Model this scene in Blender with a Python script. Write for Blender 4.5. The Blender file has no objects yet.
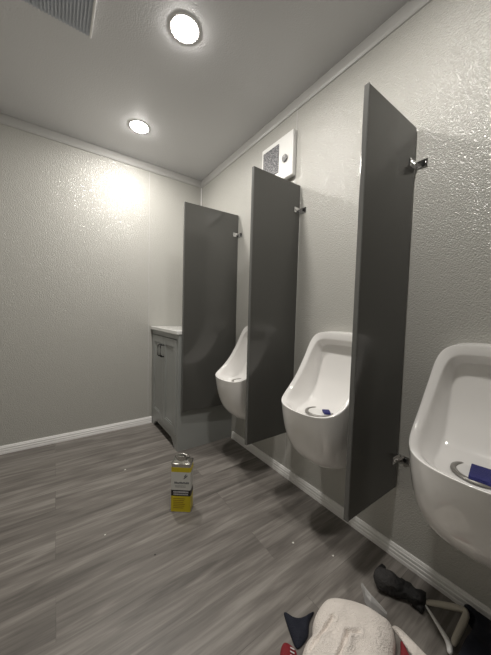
import bpy, bmesh, math, random
from mathutils import Vector, Matrix, noise
S = bpy.context.scene
C = S.collection
R = random.Random(7)

# ------------------------------------------------------------ camera
cd = bpy.data.cameras.new('camera'); co = bpy.data.objects.new('camera', cd); C.objects.link(co)
cd.sensor_fit = 'HORIZONTAL'; cd.sensor_width = 36; cd.lens = 36*266.87/491; cd.clip_start = .02
yaw, pit, roll = 0.6208, 0.0539, 0.0265
f = Vector((math.sin(yaw)*math.cos(pit), math.cos(yaw)*math.cos(pit), -math.sin(pit)))
r = Vector((math.cos(yaw), -math.sin(yaw), 0)); u = r.cross(f)
r2 = r*math.cos(roll)+u*math.sin(roll); u2 = -r*math.sin(roll)+u*math.cos(roll)
M4 = Matrix((r2, u2, -f)).transposed().to_4x4(); M4.translation = Vector((-1.0933, -2.2679, .95))
co.matrix_world = M4; S.camera = co
# ------------------------------------------------------------ world, exposure, lamp strength
w = bpy.data.worlds.new('world'); S.world = w; w.use_nodes = True
w.node_tree.nodes['Background'].inputs[0].default_value = (.9, .93, 1, 1)
w.node_tree.nodes['Background'].inputs[1].default_value = .05
S.view_settings.view_transform = 'Standard'; S.view_settings.look = 'None'
S.view_settings.gamma = 1; S.view_settings.use_curve_mapping = False
S.view_settings.exposure = 0.0
LAMP = 385.0

# ------------------------------------------------------------ materials
def mat(name, col, rough=.5, metal=0, coat=0, spec=.5, bump=None, emit=None):
    m = bpy.data.materials.new(name); m.use_nodes = True
    nt = m.node_tree; b = nt.nodes['Principled BSDF']
    b.inputs['Base Color'].default_value = (*col, 1); b.inputs['Roughness'].default_value = rough
    b.inputs['Metallic'].default_value = metal; b.inputs['Coat Weight'].default_value = coat
    b.inputs['Specular IOR Level'].default_value = spec
    # slight procedural variation keeps every surface from reading as a flat fill
    tc = nt.nodes.new('ShaderNodeTexCoord'); n = nt.nodes.new('ShaderNodeTexNoise')
    n.inputs['Scale'].default_value = 9; n.inputs['Detail'].default_value = 4
    nt.links.new(tc.outputs['Object'], n.inputs['Vector'])
    mr = nt.nodes.new('ShaderNodeMapRange'); mr.inputs[3].default_value = max(.02, rough-.05); mr.inputs[4].default_value = min(1, rough+.07)
    nt.links.new(n.outputs[0], mr.inputs[0]); nt.links.new(mr.outputs[0], b.inputs['Roughness'])
    if bump:
        sc, st, di = bump
        n2 = nt.nodes.new('ShaderNodeTexNoise'); n2.inputs['Scale'].default_value = sc; n2.inputs['Detail'].default_value = 2
        nt.links.new(tc.outputs['Object'], n2.inputs['Vector'])
        bp = nt.nodes.new('ShaderNodeBump'); bp.inputs['Strength'].default_value = st; bp.inputs['Distance'].default_value = di
        nt.links.new(n2.outputs[0], bp.inputs['Height']); nt.links.new(bp.outputs[0], b.inputs['Normal'])
    if emit:
        b.inputs['Emission Color'].default_value = (*emit[0], 1); b.inputs['Emission Strength'].default_value = emit[1]
    return m
def pebble(name, col, rough, strength, dist, scale):
    m = mat(name, col, rough); nt = m.node_tree; b = nt.nodes['Principled BSDF']
    tc = nt.nodes['Texture Coordinate']
    v = nt.nodes.new('ShaderNodeTexVoronoi'); v.feature = 'SMOOTH_F1'; v.inputs['Scale'].default_value = scale
    v.inputs['Smoothness'].default_value = .5
    n = nt.nodes.new('ShaderNodeTexNoise'); n.inputs['Scale'].default_value = scale*.8; n.inputs['Detail'].default_value = 1.5
    nt.links.new(tc.outputs['Object'], v.inputs['Vector']); nt.links.new(tc.outputs['Object'], n.inputs['Vector'])
    a = nt.nodes.new('ShaderNodeMath'); a.operation = 'SUBTRACT'
    nt.links.new(n.outputs[0], a.inputs[0]); nt.links.new(v.outputs['Distance'], a.inputs[1])
    bp = nt.nodes.new('ShaderNodeBump'); bp.inputs['Strength'].default_value = strength; bp.inputs['Distance'].default_value = dist
    nt.links.new(a.outputs[0], bp.inputs['Height']); nt.links.new(bp.outputs[0], b.inputs['Normal'])
    return m
WALL = pebble('pebbled_wall_panel', (.47, .463, .432), .15, 1.0, .00145, 235)
CEIL = pebble('pebbled_ceiling_panel', (.68, .68, .69), .34, .35, .0012, 170)
TRIM = mat('white_trim', (.88, .87, .86), .35)
CROWN = mat('grey_trim', (.50, .495, .48), .4)
PANEL = mat('grey_partition_enamel', (.082, .081, .075), .12, bump=(14, .05, .002))
EDGE = mat('partition_edge_steel', (.16, .16, .155), .14, metal=.3)
CHROME = mat('chrome', (.75, .75, .75), .12, metal=1)
DSCREW = mat('dark_screw', (.03, .03, .03), .3, metal=.7)
PORC = mat('white_porcelain', (.88, .865, .845), .08, coat=.5)
CAPW = mat('white_plastic', (.80, .79, .77), .3)
RING = mat('grey_ring', (.28, .27, .25), .3, metal=.5)
BLUE = mat('blue_block', (.020, .023, .15), .75, bump=(260, 1, .004))
DARK = mat('dark_hole', (.02, .02, .02), .5)
CAB = mat('grey_cabinet_paint', (.32, .33, .32), .38)
CTOP = mat('white_countertop', (.82, .82, .80), .15, coat=.4)
BLK = mat('black_metal', (.03, .03, .03), .3, metal=.6)
WPL = mat('white_device_plastic', (.72, .72, .70), .4)
GPL = mat('grey_device_plastic', (.20, .20, .20), .5)
TIN = mat('tinned_steel', (.62, .61, .58), .22, metal=1)
YEL = mat('yellow_label', (.62, .50, .015), .35)
LWH = mat('white_label', (.66, .66, .63), .4)
LBK = mat('black_label', (.015, .013, .013), .4)
LGR = mat('grey_print', (.14, .15, .16), .5)
LWT = mat('white_print', (.6, .6, .6), .5)
LOR = mat('dark_yellow_print', (.33, .22, .01), .5)
NAVY = mat('navy_fabric', (.006, .008, .018), .85, bump=(260, .6, .002))
REDF = mat('red_fabric', (.20, .010, .016), .7, bump=(220, .5, .002))
BLKF = mat('black_rubber', (.007, .0065, .0065), .7, bump=(90, 1, .006))
GREYR = mat('charcoal_rubber', (.028, .026, .026), .75, bump=(120, 1, .005))
BEIGE = mat('beige_handle', (.60, .56, .48), .5)
LAMPM = mat('lit_lens', (1, 1, 1), .5, emit=((1.0, .96, .90), LAMP))
CHIP = mat('white_chip', (.75, .74, .70), .5)
# knit towel
TOW = mat('cream_terry', (.84, .775, .72), .95)
nt = TOW.node_tree; tc = nt.nodes['Texture Coordinate']
vv = nt.nodes.new('ShaderNodeTexVoronoi'); vv.inputs['Scale'].default_value = 260
nn = nt.nodes.new('ShaderNodeTexNoise'); nn.inputs['Scale'].default_value = 95; nn.inputs['Detail'].default_value = 4
nt.links.new(tc.outputs['Object'], vv.inputs['Vector']); nt.links.new(tc.outputs['Object'], nn.inputs['Vector'])
ad = nt.nodes.new('ShaderNodeMath'); ad.operation = 'ADD'; nt.links.new(vv.outputs[0], ad.inputs[0]); nt.links.new(nn.outputs[0], ad.inputs[1])
bp = nt.nodes.new('ShaderNodeBump'); bp.inputs['Strength'].default_value = 1; bp.inputs['Distance'].default_value = .0022
nt.links.new(ad.outputs[0], bp.inputs['Height']); nt.links.new(bp.outputs[0], nt.nodes['Principled BSDF'].inputs['Normal'])
# clear film
FILM = mat('clear_film', (.85, .85, .85), .12); b_ = FILM.node_tree.nodes['Principled BSDF']
b_.inputs['Alpha'].default_value = .42
# aluminium-look filter mesh of the ceiling vent
VENT = mat('grille_grey', (.52, .55, .60), .5)
# speckled grille of the wall unit
SPK = mat('speckled_grille', (.1, .1, .1), .5); nt = SPK.node_tree; tc = nt.nodes['Texture Coordinate']
v1 = nt.nodes.new('ShaderNodeTexVoronoi'); v1.inputs['Scale'].default_value = 130
nt.links.new(tc.outputs['Object'], v1.inputs['Vector'])
cr = nt.nodes.new('ShaderNodeValToRGB'); cr.color_ramp.elements[0].position = .15; cr.color_ramp.elements[0].color = (.30, .30, .31, 1)
cr.color_ramp.elements[1].position = .6; cr.color_ramp.elements[1].color = (.07, .07, .075, 1)
nt.links.new(v1.outputs['Distance'], cr.inputs[0]); nt.links.new(cr.outputs[0], nt.nodes['Principled BSDF'].inputs['Base Color'])
# wood-look vinyl planks running along x
WOOD = mat('grey_vinyl_planks', (.2, .18, .16), .42); nt = WOOD.node_tree; L = nt.links; bs = nt.nodes['Principled BSDF']
tc = nt.nodes['Texture Coordinate']
br = nt.nodes.new('ShaderNodeTexBrick'); br.inputs['Scale'].default_value = 1; br.offset = .37; br.offset_frequency = 2
br.inputs['Brick Width'].default_value = 1.1; br.inputs['Row Height'].default_value = .155; br.inputs['Mortar Size'].default_value = .0009
br.inputs['Color1'].default_value = (0, 0, 0, 1); br.inputs['Color2'].default_value = (1, 1, 1, 1); br.inputs['Mortar'].default_value = (.5, .5, .5, 1)
br.inputs['Bias'].default_value = 0
L.new(tc.outputs['Object'], br.inputs['Vector'])
sep = nt.nodes.new('ShaderNodeSeparateXYZ'); L.new(tc.outputs['Object'], sep.inputs[0])
mu = nt.nodes.new('ShaderNodeMath'); mu.operation = 'MULTIPLY'; mu.inputs[1].default_value = 5.0
rgbw = nt.nodes.new('ShaderNodeRGBToBW'); L.new(br.outputs['Color'], rgbw.inputs[0]); L.new(rgbw.outputs[0], mu.inputs[0])
def grain(sx, sy, det, dist):
    cb = nt.nodes.new('ShaderNodeCombineXYZ')
    mx = nt.nodes.new('ShaderNodeMath'); mx.operation = 'MULTIPLY'; mx.inputs[1].default_value = sx; L.new(sep.outputs[0], mx.inputs[0])
    my = nt.nodes.new('ShaderNodeMath'); my.operation = 'MULTIPLY'; my.inputs[1].default_value = sy; L.new(sep.outputs[1], my.inputs[0])
    L.new(mx.outputs[0], cb.inputs[0]); L.new(my.outputs[0], cb.inputs[1]); L.new(mu.outputs[0], cb.inputs[2])
    n = nt.nodes.new('ShaderNodeTexNoise'); n.inputs['Scale'].default_value = 1; n.inputs['Detail'].default_value = det; n.inputs['Distortion'].default_value = dist
    L.new(cb.outputs[0], n.inputs['Vector']); return n
g1 = grain(3.0, 34, 5, .8); g2 = grain(9, 140, 3, .3); g3 = grain(1.6, 9, 2, .9)
def comb(a, b, wa, wb):
    x = nt.nodes.new('ShaderNodeMath'); x.operation = 'MULTIPLY'; x.inputs[1].default_value = wa; L.new(a, x.inputs[0])
    y = nt.nodes.new('ShaderNodeMath'); y.operation = 'MULTIPLY_ADD'; y.inputs[1].default_value = wb; L.new(b, y.inputs[0]); L.new(x.outputs[0], y.inputs[2])
    return y.outputs[0]
s = comb(comb(g1.outputs[0], g2.outputs[0], .45, .17), g3.outputs[0], 1, .3)
s = comb(s, rgbw.outputs[0], 1, .04)
ad_ = nt.nodes.new('ShaderNodeMath'); ad_.operation = 'ADD'; ad_.inputs[1].default_value = .02; L.new(s, ad_.inputs[0]); s = ad_.outputs[0]
cr = nt.nodes.new('ShaderNodeValToRGB'); e = cr.color_ramp.elements
e[0].position = .37; e[0].color = (.105, .095, .086, 1); e[1].position = .63; e[1].color = (.29, .27, .247, 1)
x = e.new(.5); x.color = (.178, .162, .147, 1)
L.new(s, cr.inputs[0])
mixm = nt.nodes.new('ShaderNodeMixRGB'); mixm.blend_type = 'MULTIPLY'; L.new(cr.outputs[0], mixm.inputs[1])
mr = nt.nodes.new('ShaderNodeMapRange'); mr.inputs[3].default_value = 0; mr.inputs[4].default_value = .35; L.new(br.outputs['Fac'], mr.inputs[0]); L.new(mr.outputs[0], mixm.inputs[0])
mixm.inputs[2].default_value = (.3, .3, .3, 1)
L.new(mixm.outputs[0], bs.inputs['Base Color'])
bp = nt.nodes.new('ShaderNodeBump'); bp.inputs['Strength'].default_value = .25; bp.inputs['Distance'].default_value = .001
L.new(g2.outputs[0], bp.inputs['Height']); L.new(bp.outputs[0], bs.inputs['Normal'])

# ------------------------------------------------------------ mesh helpers
def nb(): return bmesh.new()
def box(bm, x0, x1, y0, y1, z0, z1, bev=0, seg=2):
    t = bmesh.new(); bmesh.ops.create_cube(t, size=1)
    for v in t.verts:
        v.co = Vector(((x0+x1)/2+v.co.x*abs(x1-x0), (y0+y1)/2+v.co.y*abs(y1-y0), (z0+z1)/2+v.co.z*abs(z1-z0)))
    if bev: bmesh.ops.bevel(t, geom=t.edges[:], offset=bev, segments=seg, profile=.5, affect='EDGES')
    merge(bm, t); return bm
def merge(bm, t, M=None):
    if M: bmesh.ops.transform(t, matrix=M, verts=t.verts)
    me = bpy.data.meshes.new('tmp'); t.to_mesh(me); t.free(); bm.from_mesh(me); bpy.data.meshes.remove(me)
def cyl(bm, c, r1, r2, h, axis='Z', seg=32, bev=0):
    t = bmesh.new(); bmesh.ops.create_cone(t, cap_ends=True, segments=seg, radius1=r1, radius2=r2, depth=h)
    if bev: bmesh.ops.bevel(t, geom=[e for e in t.edges if len(e.link_faces) == 2 and any(len(q.verts) > 4 for q in e.link_faces)], offset=bev, segments=2, affect='EDGES')
    M = Matrix.Translation(c)
    if axis == 'X': M = M @ Matrix.Rotation(math.pi/2, 4, 'Y')
    if axis == 'Y': M = M @ Matrix.Rotation(math.pi/2, 4, 'X')
    merge(bm, t, M); return bm
def tube(bm, pts, rad, seg=10, flat=1.0, closed=False):
    pts = [Vector(p) for p in pts]; n = len(pts); rad = rad if isinstance(rad, (list, tuple)) else [rad]*n
    rings = []; up = Vector((0, 0, 1))
    for i, p in enumerate(pts):
        a = pts[i-1] if (i or closed) else p; b = pts[(i+1) % n] if (i < n-1 or closed) else p
        t = (b-a).normalized(); s = t.cross(up)
        s = s.normalized() if s.length > 1e-3 else Vector((1, 0, 0)); q = s.cross(t)
        rings.append([bm.verts.new(p+s*math.cos(k*2*math.pi/seg)*rad[i]+q*math.sin(k*2*math.pi/seg)*rad[i]*flat) for k in range(seg)])
    m = n if closed else n-1
    for i in range(m):
        A, B = rings[i], rings[(i+1) % n]
        for k in range(seg): bm.faces.new((A[k], A[(k+1) % seg], B[(k+1) % seg], B[k]))
    if not closed: bm.faces.new(rings[0][::-1]); bm.faces.new(rings[-1])
    return bm
def ext_profile(bm, prof, A, B, out):
    """prof: list of (outward, z); runs from A to B on the floor, out = unit vector away from the wall"""
    A = Vector(A); B = Vector(B); out = Vector(out)
    a = [bm.verts.new(A+out*o+Vector((0, 0, z))) for o, z in prof]; b = [bm.verts.new(B+out*o+Vector((0, 0, z))) for o, z in prof]
    n = len(prof)
    for i in range(n): bm.faces.new((a[i], a[(i+1) % n], b[(i+1) % n], b[i]))
    bm.faces.new(a[::-1]); bm.faces.new(b); return bm
def obj(name, bm, m, parent=None, smooth=False, sub=0, label=None):
    bmesh.ops.recalc_face_normals(bm, faces=bm.faces)
    me = bpy.data.meshes.new(name); bm.to_mesh(me); bm.free(); me.materials.append(m)
    if smooth: me.shade_smooth()
    o = bpy.data.objects.new(name, me); C.objects.link(o)
    if parent: o.parent = parent
    if sub:
        s = o.modifiers.new('sub', 'SUBSURF'); s.levels = sub; s.render_levels = sub
    if label: o['label'] = label
    return o
def tag(o, label, cat, group=None, kind=None):
    o['label'] = label; o['category'] = cat
    if group: o['group'] = group
    if kind: o['kind'] = kind
    return o
def struct(name, bm, m, label=None, **k):
    o = obj(name, bm, m, **k); o['kind'] = 'structure'
    if label: o['label'] = label
    return o
def thing(name, label, cat, loc=(0, 0, 0), rz=0, group=None):
    o = bpy.data.objects.new(name, None); C.objects.link(o); o.location = loc; o.rotation_euler = (0, 0, rz); o.empty_display_size = .1
    return tag(o, label, cat, group)
def copy_tree(o, loc=None, parent=None):
    c = o.copy(); C.objects.link(c)
    if parent: c.parent = parent
    if loc: c.location = loc
    for ch in [x for x in bpy.data.objects if x.parent == o]: copy_tree(ch, None, c)
    return c

# ------------------------------------------------------------ room shell
XL, YN, H = -1.78, -4.0, 2.1267
struct('floor', box(nb(), XL-.1, .1, YN-.1, .1, -.1, 0), WOOD, 'grey brown wood-look vinyl plank floor')
struct('ceiling', box(nb(), XL-.1, .1, YN-.1, .1, H, H+.1), CEIL, 'grey pebbled ceiling panel')
struct('wall_back', box(nb(), XL-.1, .1, 0, .1, 0, H), WALL, 'beige pebbled wall panel facing the camera')
struct('wall_right', box(nb(), 0, .1, YN-.1, 0, 0, H), WALL, 'beige pebbled wall behind the urinals')
struct('wall_left', box(nb(), XL-.1, XL, YN-.1, 0, 0, H), WALL)
struct('wall_near', box(nb(), XL, 0, YN-.1, YN, 0, H), WALL)
bb = [(0, 0), (.012, 0), (.012, .012), (.0095, .015), (.0112, .018), (.0112, .027), (.0085, .030), (.0098, .033), (.0098, .041), (.007, .044), (.0075, .047), (.005, .052), (0, .0523)]
struct('baseboard_back', ext_profile(nb(), bb, (XL, 0, 0), (-.433, 0, 0), (0, -1, 0)), TRIM, 'white reeded baseboard on the back wall')
struct('baseboard_right', ext_profile(nb(), bb, (0, -.61, 0), (0, YN, 0), (-1, 0, 0)), TRIM, 'white reeded baseboard below the urinals')
struct('baseboard_left', ext_profile(nb(), bb, (XL, -.013, 0), (XL, YN, 0), (1, 0, 0)), TRIM)
cw = [(0, 0), (.009, 0), (.011, -.006), (.011, -.046), (.006, -.058), (0, -.0602)]
struct('trim_1', ext_profile(nb(), cw, (XL, 0, H), (0, 0, H), (0, -1, 0)), CROWN, 'grey ceiling trim along the back wall')
struct('trim_2', ext_profile(nb(), cw, (0, -.012, H), (0, YN, H), (-1, 0, 0)), CROWN, 'grey ceiling trim along the urinal wall')
struct('trim_3', box(nb(), -.008, 0, -.008, 0, .055, H-.06, .002), TRIM, 'pale vertical strip in the far corner')
def seam(name, x, y, z0, z1, axis):
    b = nb()
    if axis == 'x': box(b, x-.0035, x+.0035, -.0016, 0, z0, z1, .0007, 1)
    else: box(b, -.0016, 0, y-.0035, y+.0035, z0, z1, .0007, 1)
    struct(name, b, CROWN)
seam('trim_4', -.462, 0, .053, H-.062, 'x'); seam('trim_5', 0, -1.175, .053, H-.062, 'y')

# ------------------------------------------------------------ ceiling lights
def downlight(y, label):
    t = thing('ceiling_light', label, 'ceiling light', (-.640, y, H), group='round ceiling lights')
    b = nb(); n = 40
    prof = [(.052, 0), (.052, -.0015), (.056, -.0028), (.060, -.0024), (.063, -.0010), (.063, 0)]
    rs = [[b.verts.new((p[0]*math.cos(a), p[0]*math.sin(a), p[1])) for p in prof] for a in [k*2*math.pi/n for k in range(n)]]
    for i in range(n):
        for j in range(len(prof)-1): b.faces.new((rs[i][j], rs[i][j+1], rs[(i+1) % n][j+1], rs[(i+1) % n][j]))
    obj('trim_ring', b, TRIM, t, smooth=True)
    b = nb(); prof = [(.0523, -.0012), (.050, -.0036), (.043, -.0058), (.03, -.0075), (.015, -.0085)]
    rs = [[b.verts.new((p[0]*math.cos(a), p[0]*math.sin(a), p[1])) for p in prof] for a in [k*2*math.pi/n for k in range(n)]]
    tip = b.verts.new((0, 0, -.0088))
    for i in range(n):
        for j in range(len(prof)-1): b.faces.new((rs[i][j], rs[i][j+1], rs[(i+1) % n][j+1], rs[(i+1) % n][j]))
        b.faces.new((rs[i][-1], tip, rs[(i+1) % n][-1]))
    obj('lens', b, LAMPM, t, smooth=True, label='glowing white lens')
downlight(-.402, 'lit round ceiling light nearest the back wall, the smaller in view')
downlight(-1.142, 'lit round ceiling light beside the ceiling vent, the larger in view')
downlight(-1.882, 'lit round ceiling light above the nearest partition, out of the picture')

# ------------------------------------------------------------ ceiling vent
t = thing('ceiling_vent', 'grey ribbed ceiling vent with a white edge in the top left corner', 'vent', (-1.124, -1.040, H))
b = nb()
box(b, .162, .171, -.17, .17, -.012, 0, .002); obj('edge_rail', b, TRIM, t, label='white rail')
b = nb(); box(b, -.171, -.162, -.17, .17, -.012, 0, .002); obj('edge_rail', b, TRIM, t, label='white rail')
b = nb(); box(b, -.162, .162, -.17, .17, -.004, 0)
for k in range(27): box(b, -.158+k*.0118, -.1525+k*.0118, -.168, .168, -.009, -.003)
obj('grille', b, VENT, t)

# ------------------------------------------------------------ partitions
def partition(y, d, zt, zb, ry, label):
    t = thing('partition', label, 'partition', (0, y, zb), ry, 'grey urinal partitions')
    hgt = zt-zb; b = nb(); T = .015
    box(b, -d+.004, -.008, 0, T, 0, hgt, .0025, 2); obj('panel', b, PANEL, t)
    b = nb(); box(b, -d, -d+.006, -.0012, T+.0012, .0, hgt, .0022, 2); obj('edge_strip', b, EDGE, t, label='thin bright edge strip')
    for z in (1.508-zb, .402-zb):
        b = nb()
        box(b, -.052, -.002, -.0035, -.0002, z-.014, z+.014, .001); box(b, -.0035, -.0002, -.040, -.0035, z-.014, z+.014, .001)
        br = obj('bracket', b, CHROME, t, label='chrome angle bracket')
        for x in (-.040, -.022): obj('screw', cyl(nb(), (x, -.0052, z), .0048, .0035, .004, 'Y', 16), CHROME, br)
        obj('screw', cyl(nb(), (-.0055, -.026, z), .0075, .006, .005, 'X', 16), DSCREW, br)
    return t
def rot(d, dy): return math.atan2(-dy, d)
partition(-.630, .414, 1.651, .279, rot(.41, .024)*0-.04, 'farthest grey urinal partition, standing against the vanity side')
partition(-1.227, .325, 1.643, .292, 0, 'middle grey urinal partition, below the white wall heater')
partition(-1.796, .330, 1.643, .283, 0, 'nearest grey urinal partition, the largest in view, beside the cut-off urinal')

# ------------------------------------------------------------ urinals
def mirror(h):
    h = [(p[0]*.85, p[1]*.905, p[2]-.007*(p[2] < .7)) for p in h]
    return [Vector(p) for p in h]+[Vector((-p[0], p[1], p[2])) for p in h[::-1][1:-1]]
RIM = [(0, .055, .872), (.07, .055, .872), (.126, .056, .868), (.161, .062, .848), (.177, .076, .81), (.182, .100, .755), (.186, .13, .705), (.188, .165, .66), (.188, .205, .62), (.180, .25, .590), (.158, .292, .574), (.115, .322, .567), (.06, .338, .565), (0, .342, .565)]
WALLO = [(0, 0, .876), (.07, 0, .876), (.128, 0, .872), (.165, 0, .85), (.180, 0, .81), (.184, 0, .755), (.184, 0, .705), (.178, 0, .655), (.177, 0, .60), (.176, 0, .53), (.170, 0, .42), (.150, 0, .335), (.10, 0, .288), (0, 0, .276)]
RIN = [(0, .056, .838), (.06, .056, .838), (.110, .058, .836), (.135, .066, .820), (.147, .082, .785), (.152, .105, .738), (.156, .135, .692), (.158, .170, .648), (.158, .207, .612), (.150, .247, .583), (.131, .282, .568), (.095, .304, .562), (.05, .316, .560), (0, .319, .560)]
BAS = [(0, .020, .812), (.06, .020, .812), (.105, .020, .810), (.124, .022, .795), (.131, .026, .75), (.133, .032, .70), (.133, .045, .645), (.128, .075, .59), (.126, .12, .545), (.120, .175, .535), (.106, .225, .533), (.077, .258, .532), (.04, .274, .532), (0, .277, .532)]
def urinal(loc, label):
    t = thing('urinal', label, 'urinal', loc, math.pi/2, 'wall-hung white urinals')
    # local axes: x sideways, y outward
    b = nb(); rim, wo, rin, bas = mirror(RIM), mirror(WALLO), mirror(RIN), mirror(BAS); n = len(rim)
    loops = [[p.copy() for p in wo]]
    for k in (.04, .15, .35, .6, .85, .97):
        lp = []
        for i in range(n):
            R0, W0 = rim[i], wo[i]
            drop = max(0, min(1, (.66-R0.z)/.095))         # 1 at the front lip, 0 along the flanks
            P1 = W0+Vector((W0.x*.02, R0.y*.90*(drop)+R0.y*.5*(1-drop), .0))
            P2 = R0+Vector((-R0.x*.02*drop, -.030*drop-R0.y*.1*(1-drop), -.19*drop-.004*(1-drop)))
            q = (1-k)**3*W0+3*(1-k)**2*k*P1+3*(1-k)*k*k*P2+k**3*R0
            lp.append(q)
        loops.append(lp)
    def off(a, c, s, dz):  # rounded shoulders of the rim
        return [a[i].lerp(c[i], s)+Vector((0, dz*max(.25, min(1, (a[i].y-.03)/.1)), dz if a[i].z < .7 else dz*.3)) for i in range(n)]
    loops.append([p.copy() for p in rim])
    loops.append(off(rim, rin, .12, .003)); loops.append(off(rim, rin, .5, .0045)); loops.append(off(rim, rin, .88, .002))
    loops.append([p.copy() for p in rin])
    loops.append([rin[i].lerp(bas[i], .12) for i in range(n)])
    loops.append([rin[i].lerp(bas[i], .5)+Vector((rin[i].x*.05, 0, 0)) for i in range(n)])
    loops.append([rin[i].lerp(bas[i], .93) for i in range(n)])
    loops.append(bas)
    vs = [[b.verts.new(p) for p in lp] for lp in loops]
    for A, B in zip(vs, vs[1:]):
        for i in range(n): b.faces.new((A[i], A[(i+1) % n], B[(i+1) % n], B[i]))
    last = vs[-1]; hN = len(RIM); rows = []
    for i in range(1, hN-1):
        L_, R_ = last[i], last[n-i]; row = [L_]
        for q in (.75, .5, .25, 0, -.25, -.5, -.75):
            p = L_.co.copy(); p.x = L_.co.x*q
            sag = (1-q*q); deep = max(0, (.62-p.z)/.09); p.z -= .003*sag*min(1, deep); p.y -= .004*sag*(1-min(1, deep))
            row.append(b.verts.new(p))
        row.append(R_); rows.append(row)
    for A, B in zip(rows, rows[1:]):
        for j in range(len(A)-1): b.faces.new((A[j], A[j+1], B[j+1], B[j]))
    for row, end in ((rows[0], last[0]), (rows[-1], last[hN-1])):
        for j in range(len(row)-1): b.faces.new((row[j], row[j+1], end))
    obj('bowl', b, PORC, t, smooth=True, sub=2)
    # oval drain surround, cap and outlet dot
    zc, yc = .5275, .160
    def oval(bm, ra, rb, z0, z1, seg=40):
        c2 = cyl(nb(), (0, 0, 0), 1, 1, 1, seg=seg)
        for v in c2.verts: v.co = Vector((v.co.x*ra, yc+v.co.y*rb, z0 if v.co.z < 0 else z1))
        merge(bm, c2); return bm
    b = nb(); n2 = 44; prof = [(1.0, 0), (.99, .004), (.9, .0055), (.81, .005), (.79, .001)]
    rs = [[b.verts.new(((.062)*p[0]*math.cos(a), yc+.060*p[0]*math.sin(a), zc+p[1])) for p in prof] for a in [k*2*math.pi/n2 for k in range(n2)]]
    for i in range(n2):
        for j in range(4): b.faces.new((rs[i][j], rs[i][j+1], rs[(i+1) % n2][j+1], rs[(i+1) % n2][j]))
    dr = obj('drain_ring', b, RING, t, smooth=True)
    obj('drain_cap', oval(nb(), .0475, .0455, zc-.004, zc+.0035), CAPW, t)
    obj('outlet_hole', cyl(nb(), (0, .046, .588), .0062, .0062, .006, 'Y', 20), DARK, t)
    return t
U = urinal((0, 0, 0), '')
# local y must point to -x: rotation of +90 degrees sends y to -x
def place_urinal(o, y, label): o.location = (0, y, 0); o['label'] = label
place_urinal(U, -.933, 'white wall-hung urinal seen side-on between the far and middle partitions')
U2 = copy_tree(U); place_urinal(U2, -1.532, 'white wall-hung urinal between the middle and nearest partitions')
U3 = copy_tree(U); place_urinal(U3, -2.070, 'white wall-hung urinal in front of the nearest partition, cut off by the right edge')
def block(x, y, rz, sx, sy, label):
    b = nb(); box(b, -sx/2, sx/2, -sy/2, sy/2, 0, .010, .002)
    bmesh.ops.subdivide_edges(b, edges=b.edges[:], cuts=2)
    for v in b.verts: v.co += Vector((noise.noise(v.co*60)*.0012, noise.noise(v.co*71)*.0012, 0))
    o = obj('deodorant_block', b, BLUE); o.location = (x, y, .5312); o.rotation_euler = (0, 0, rz)
    tag(o, label, 'deodorant block', 'blue deodorant blocks')
block(-.170, -2.080, .18, .085, .052, 'dark blue block lying on the drain cap of the nearest urinal')
block(-.150, -1.562, .9, .040, .028, 'dark blue block lying in the urinal between the partitions')

# ------------------------------------------------------------ vanity
t = thing('vanity_cabinet', 'grey two-door vanity cabinet in the far corner behind the partition', 'cabinet', (0, 0, 0))
b = nb(); box(b, -.412, -.001, -.585, -.003, .055, .795, .001)            # carcass
# side panel down to the floor on the near side, arched foot cut in the front
box(b, -.412, -.001, -.5865, -.567, 0, .7955, .0005, 1); box(b, -.412, -.014, -.021, -.003, 0, .06)
obj('body', b, CAB, t)
b = nb(); arch = [(-.585, 0), (-.530, 0), (-.505, .030), (-.475, .052), (-.45, .058), (-.138, .058), (-.113, .052), (-.083, .030), (-.058, 0), (-.003, 0), (-.003, .10), (-.585, .10)]
fr = [b.verts.new((-.430, y, z)) for y, z in arch]; bk = [b.verts.new((-.412, y, z)) for y, z in arch]
b.faces.new(fr); b.faces.new(bk[::-1])
for i in range(len(arch)): b.faces.new((fr[i], fr[(i+1) % 12], bk[(i+1) % 12], bk[i]))
obj('front_foot', b, CAB, t)
b = nb(); box(b, -.430, -.412, -.585, -.003, .760, .795, .0015); box(b, -.430, -.412, -.585, -.560, .10, .76, .001); box(b, -.430, -.412, -.028, -.003, .10, .76, .001); obj('face_frame', b, CAB, t)
for y0, y1, hy in ((-.560, -.2955, -.320), (-.2925, -.028, -.268)):
    b = nb()
    xa, xb = -.4365, -.4125
    box(b, -.4315, xb, y0+.002, y1-.002, .104, .757)
    for a in ((y0+.001, y0+.052, .104, .757), (y1-.052, y1-.001, .104, .757), (y0+.052, y1-.052, .104, .156), (y0+.052, y1-.052, .705, .757)): box(b, xa, xb, a[0], a[1], a[2], a[3], .0015)
    # raised bead inside the frame
    for a in ((y0+.058, y0+.064, .162, .699), (y1-.064, y1-.058, .162, .699), (y0+.058, y1-.058, .162, .168), (y0+.058, y1-.058, .693, .699)): box(b, -.4345, -.4310, a[0], a[1], a[2], a[3], .001)
    d = obj('door', b, CAB, t)
    hb = tube(nb(), [(-.4365, hy, .612), (-.460, hy, .613), (-.466, hy, .62), (-.466, hy, .69), (-.460, hy, .697), (-.4365, hy, .698)], .0048, 8)
    obj('handle', hb, BLK, d, smooth=True, label='black bar handle')
b = nb(); box(b, -.446, -.001, -.592, -.003, .7955, .822, .004, 3)
tag(obj('countertop', b, CTOP), 'white countertop on the grey vanity cabinet', 'countertop')

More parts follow.
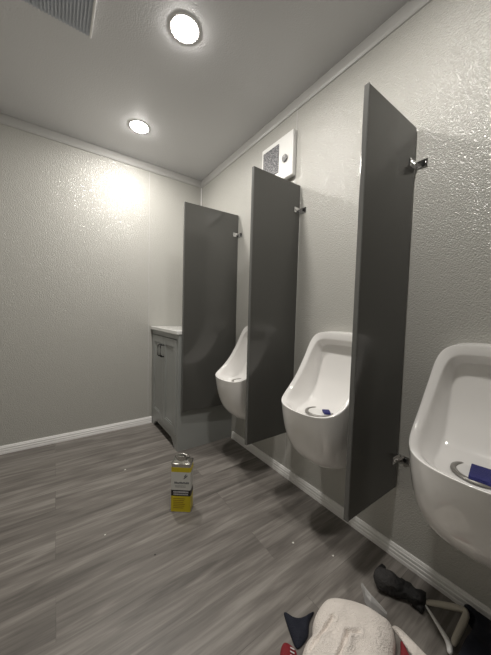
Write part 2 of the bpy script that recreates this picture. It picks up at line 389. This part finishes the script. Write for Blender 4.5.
# ------------------------------------------------------------ white wall unit
t = thing('wall_heater', 'white square wall heater with dark grille and round dial high on the wall', 'wall heater', (0, -1.04, 1.715))
b = nb(); box(b, -.030, -.0005, -.140, .132, 0, .245, .007, 3); obj('housing', b, WPL, t)
b = nb(); box(b, -.0335, -.028, -.027, .112, .055, .215, .001); obj('grille', b, SPK, t, label='dark speckled grille')
b = nb(); cyl(b, (-.034, -.083, .110), .020, .018, .012, 'X', 32, .0015); d = obj('dial', b, GPL, t, label='dark round dial')
obj('dial_mark', box(nb(), -.0412, -.0395, -.0845, -.0815, .112, .127), WPL, d)

# ------------------------------------------------------------ metal can
t = thing('solvent_can', 'yellow and white rectangular metal can on the floor', 'can', (-.602, -1.092, 0), math.radians(-37.3))
w2, d2, hc = .0480, .029, .236
def ring_box(b, w_, d_, z0, z1, r_=.006, n=5):
    pts = []
    for cx, cy, a0 in ((w_-r_, d_-r_, 0), (-w_+r_, d_-r_, 90), (-w_+r_, -d_+r_, 180), (w_-r_, -d_+r_, 270)):
        for k in range(n): a = math.radians(a0+90*k/(n-1)); pts.append((cx+r_*math.cos(a), cy+r_*math.sin(a)))
    A = [b.verts.new((x, y, z0)) for x, y in pts]; B = [b.verts.new((x, y, z1)) for x, y in pts]; m = len(pts)
    for i in range(m): b.faces.new((A[i], A[(i+1) % m], B[(i+1) % m], B[i]))
    b.faces.new(A[::-1]); b.faces.new(B); return A, B
b = nb(); ring_box(b, w2-.0015, d2-.0015, .003, hc-.003, .006)
ring_box(b, w2, d2, 0, .004, .007); ring_box(b, w2, d2, hc-.004, hc, .007)
A, B = ring_box(b, w2-.003, d2-.003, hc-.001, hc+.012, .006)
for v in B: v.co.x *= .62; v.co.y *= .62
body = obj('body', b, TIN, t)
b = nb(); ring_box(b, w2-.0007, d2-.0007, .004, .080, .0065); lab = obj('label_band', b, YEL, t, label='yellow lower label band')
# dense paragraph on the lower band
mm = nb()
for k in range(6): box(mm, -.034, .022-.004*(k % 3), -d2+.0001, -d2+.0009, .066-.009*k, .069-.009*k)
obj('print', mm, LOR, lab)
b = nb(); ring_box(b, w2-.0007, d2-.0007, .080, .109, .0065); lab = obj('label_band', b, LBK, t, label='black label band with white print')
mm = nb(); xx = -.034
while xx < .033:
    w_ = R.uniform(.002, .0042); box(mm, xx, xx+w_, -d2+.0001, -d2+.0009, .0960, .1035); xx += w_+.0012
xx = -.034
while xx < .033:
    w_ = R.uniform(.002, .0038); box(mm, xx, xx+w_, -d2+.0001, -d2+.0009, .0855, .0915); xx += w_+.0012
obj('print', mm, LWT, lab)
b = nb(); ring_box(b, w2-.0007, d2-.0007, .109, .196, .0065); lab = obj('label_band', b, LWH, t, label='white label band with a small grey logo')
mm = nb(); xx = -.030
while xx < .036:
    w_ = R.uniform(.0022, .004); box(mm, xx, xx+w_, -d2+.0001, -d2+.0009, .140, .1465+R.choice((0, .003))); xx += w_+.0013
for k in range(2): box(mm, -.026, .024, -d2+.0001, -d2+.0008, .124+k*.006, .1252+k*.006)
for sx, sz, an in ((.019, .170, .9), (.026, .175, .9), (.021, .180, .9)):   # leaf-shaped logo of slanted strokes
    tt = nb(); box(tt, -.008, .008, -.0004, .0004, -.0021, .0021, .0003, 1)
    merge(mm, tt, Matrix.Translation((sx, -d2+.0005, sz)) @ Matrix.Rotation(-an, 4, 'Y'))
obj('print', mm, LGR, lab)
b = nb(); ring_box(b, w2-.0007, d2-.0007, .196, .218, .0065); obj('label_band', b, YEL, t, label='narrow yellow band at the shoulder')
b = nb(); cyl(b, (-.004, -.002, hc+.020), .021, .021, .020, seg=28, bev=.0015); obj('cap', b, TIN, t, smooth=False, label='silver screw cap')
hd = tube(nb(), [(.026, 0, hc+.009), (.036, -.002, hc+.022), (.030, -.004, hc+.034), (.004, -.004, hc+.037), (-.024, -.004, hc+.034), (-.036, -.002, hc+.022), (-.026, 0, hc+.009)], .0022, 6)
obj('carry_handle', hd, TIN, t, smooth=True)

# ------------------------------------------------------------ cloths and tools at lower right
def cloth(name, outline, h, m, folds=(), nr=16, seed=0, edge=.35, sub=1, z0=.002, amp=.006, creases=(), m4=5):
    """a heap of cloth filling a floor outline: rises from its edge, with folds, creases and lumps, closed underneath"""
    cx = sum(p[0] for p in outline)/len(outline); cy = sum(p[1] for p in outline)/len(outline); b = nb()
    pts = []; n = len(outline)
    for i in range(n):
        a, c, d, e_ = [Vector((*outline[(i+k) % n], 0)) for k in (-1, 0, 1, 2)]
        for k in range(m4):
            s_ = k/m4
            pts.append(.5*((2*c)+(-a+d)*s_+(2*a-5*c+4*d-e_)*s_*s_+(-a+3*c-3*d+e_)*s_**3))
    N = len(pts); rings = []
    for j in range(nr+1):
        f_ = 1-(j/(nr+.0001))**1.25; ring = []
        for p in pts:
            x, y = cx+(p.x-cx)*f_, cy+(p.y-cy)*f_
            z = h*(1-f_**(1/edge))**.5 if j else 0
            for (dx, dy, fr_, am) in folds: z += (1-f_**3)*am*math.sin((x*dx+y*dy)*fr_+2*noise.noise(Vector((x*6, y*6, seed))))
            z += (1-f_**4)*amp*noise.noise(Vector((x*22, y*22, seed+3)))*2
            for (x1, y1, x2, y2, dep, wd) in creases:
                A_ = Vector((x1, y1)); B_ = Vector((x2, y2)); P_ = Vector((x, y)); D_ = B_-A_
                q = max(0, min(1, (P_-A_).dot(D_)/D_.length_squared)); dd = (P_-A_-D_*q).length+.004*noise.noise(Vector((x*30, y*30, 1)))
                z -= dep*math.exp(-(dd/wd)**2)-dep*.45*math.exp(-((dd-wd*2.2)/(wd*1.3))**2)
            ring.append(b.verts.new((x, y, max(z0, z0+z))))
        rings.append(ring)
    for A, B in zip(rings, rings[1:]):
        for i in range(N): b.faces.new((A[i], A[(i+1) % N], B[(i+1) % N], B[i]))
    b.faces.new(rings[-1])
    low = [b.verts.new((p.x, p.y, 0.0005)) for p in pts]
    for i in range(N): b.faces.new((low[i], low[(i+1) % N], rings[0][(i+1) % N], rings[0][i]))
    b.faces.new(low[::-1])
    return obj(name, b, m, smooth=True, sub=sub)
o = cloth('towel', [(-.575, -1.83), (-.530, -1.806), (-.492, -1.800), (-.463, -1.780), (-.422, -1.766), (-.372, -1.764), (-.330, -1.792), (-.292, -1.838), (-.270, -1.890), (-.268, -1.920), (-.300, -1.947), (-.365, -1.978), (-.45, -2.05), (-.56, -2.05), (-.63, -1.95), (-.615, -1.87)], .058, TOW,
          folds=((.6, .8, 48, .0025), (1, .25, 30, .003)), nr=44, seed=2, m4=9, amp=.004,
          creases=((-.54, -1.835, -.43, -1.825, .009, .005), (-.52, -1.90, -.43, -1.875, .009, .005), (-.43, -1.875, -.40, -1.89, .006, .005)))
tag(o, 'cream terry towel crumpled on the floor at the bottom right', 'towel')
o = cloth('navy_cloth', [(-.512, -1.704), (-.504, -1.718), (-.482, -1.742), (-.450, -1.755), (-.428, -1.757), (-.465, -1.769), (-.495, -1.790), (-.530, -1.795), (-.545, -1.788), (-.535, -1.755)], .012, NAVY, folds=((.3, .9, 60, .003),), nr=10, seed=5)
tag(o, 'dark navy cloth with a pointed corner poking out left of the cream towel', 'cloth')
t = cloth('red_cloth', [(-.568, -1.760), (-.552, -1.775), (-.552, -1.800), (-.585, -1.816), (-.625, -1.855), (-.63, -1.82), (-.60, -1.78)], .014, REDF, folds=((.8, .3, 70, .002),), nr=9, seed=9)
tag(t, 'small red cloth with pale marks under the left edge of the cream towel', 'cloth')
mm = nb()
for k in range(3):
    q = nb(); box(q, -.0014, .0014, -.006, .006, 0, .0012, .0003, 1); merge(mm, q, Matrix.Translation((-.561-.006*k, -1.790-.006*k, .0150)) @ Matrix.Rotation(.5, 4, 'Z'))
obj('print', mm, LWT, t)
o = cloth('red_cloth', [(-.275, -1.952), (-.300, -1.960), (-.355, -1.988), (-.36, -2.03), (-.32, -2.04), (-.300, -1.992)], .014, REDF, nr=8, seed=12)
tag(o, 'small red cloth in the gap between the cream towel and the white strip', 'cloth')
o = cloth('cloth_strip', [(-.262, -1.918), (-.246, -1.930), (-.250, -1.99), (-.262, -2.065), (-.305, -2.06), (-.288, -1.990), (-.270, -1.942)], .007, TOW, nr=8, seed=15, amp=.001)
tag(o, 'flat white strip running past the right edge of the cream towel', 'strip')
# clear plastic: a crumpled, pointed flap standing beside the towel
b = nb(); rows = []
path = [(-.228, -1.795, .006, .001), (-.236, -1.806, .020, .006), (-.251, -1.824, .032, .018), (-.256, -1.846, .030, .020), (-.250, -1.872, .020, .012), (-.246, -1.895, .008, .006)]
for x, y, z, w_ in path:
    rows.append([b.verts.new((x+w_*q*.9, y+w_*q*.5, .003+z*(1-q*q)+.008*abs(noise.noise(Vector((x*90, y*90, q*3)))))) for q in (-1, -.6, -.2, .2, .6, 1)])
for A, B in zip(rows, rows[1:]):
    for j in range(5): b.faces.new((A[j], A[j+1], B[j+1], B[j]))
bmesh.ops.solidify(b, geom=b.faces[:], thickness=.0006)
tag(obj('plastic_wrapper', b, FILM), 'clear pointed plastic wrapper sticking up behind the cream towel', 'wrapper')
# black tool with a beige triangular handle
t = thing('hand_tool', 'black hand tool with a beige triangular handle lying by the baseboard', 'tool', (0, 0, 0))
def lumpy(path, rads, seed, k=.18):
    b = tube(nb(), path, rads, 16, .85)
    bmesh.ops.subdivide_edges(b, edges=b.edges[:], cuts=1, use_grid_fill=True)
    for v in b.verts:
        q = noise.noise(v.co*45+Vector((seed, 0, 0))); v.co += Vector((q, noise.noise(v.co*38), q*.7))*.009*k*5
        v.co.z = max(v.co.z, .001)
    return b
obj('head', lumpy([(-.176, -1.816, .030), (-.172, -1.826, .031), (-.158, -1.851, .031), (-.148, -1.870, .028), (-.143, -1.882, .025)], [.018, .031, .031, .029, .016], 1, .25), GREYR, t, smooth=True, sub=1, label='round charcoal head')
b = lumpy([(-.156, -1.850, .030), (-.143, -1.882, .031), (-.134, -1.906, .028), (-.126, -1.928, .027), (-.120, -1.948, .023), (-.118, -1.960, .018)], [.022, .027, .022, .026, .020, .009], 6, .28)
box(b, -.135, -.100, -1.900, -1.870, .004, .03, .005); box(b, -.150, -.128, -1.958, -1.925, .002, .022, .005); box(b, -.162, -.125, -1.832, -1.812, .006, .05, .006)
obj('grip', b, BLKF, t, smooth=True)
hp = [(-.121, -1.950, .022), (-.100, -1.972, .026), (-.074, -2.006, .031), (-.054, -2.032, .034), (-.052, -2.042, .034), (-.062, -2.047, .034), (-.110, -2.047, .030), (-.150, -2.046, .024), (-.180, -2.046, .018)]
obj('handle', tube(nb(), hp, [.007, .0085, .0095, .010, .010, .010, .0095, .009, .008], 12, 1), BEIGE, t, smooth=True, sub=1, label='thick beige bar')
obj('brace', tube(nb(), [(-.121, -1.952, .020), (-.140, -1.984, .017), (-.160, -2.015, .015), (-.180, -2.042, .016), (-.207, -2.047, .014)], [.0035, .0045, .0065, .009, .008], 10), TRIM, t, smooth=True, sub=1, label='thin pale rod')
o = cloth('navy_garment', [(-.018, -2.030), (-.034, -2.032), (-.050, -2.062), (-.12, -2.064), (-.185, -2.062), (-.232, -2.075), (-.25, -2.16), (-.14, -2.22), (-.03, -2.2), (-.017, -2.12), (-.0165, -2.07)], .052, NAVY, folds=((.7, .7, 55, .005),), nr=16, seed=21, edge=.2)
tag(o, 'dark navy garment heaped against the baseboard in the bottom right corner', 'garment')

# ------------------------------------------------------------ crumbs on the floor
spots = [(-.763, -.614, .005, 'white crumb on the open floor nearest the back wall'), (-.93, -1.062, .004, 'white crumb on the floor left of the can'),
         (-.296, -1.534, .005, 'white crumb on the floor below the middle urinal'), (-.207, -1.665, .004, 'white crumb on the floor just ahead of the nearest partition'),
         (-.785, -1.271, .0035, 'black crumb alone on the open floor')]
for i, (x, y, s_, lb) in enumerate(spots):
    b = nb(); bmesh.ops.create_icosphere(b, subdivisions=1, radius=s_)
    for v in b.verts: v.co = Vector((v.co.x*R.uniform(.7, 1.5), v.co.y*R.uniform(.6, 1.2), v.co.z*.4*R.uniform(.7, 1.1)+s_*.40))
    zmin = min(v.co.z for v in b.verts)
    for v in b.verts: v.co.z -= zmin
    o = obj('crumb', b, DARK if 'black' in lb else CHIP); o.location = (x, y, 0); tag(o, lb, 'crumb', 'crumbs on the floor')
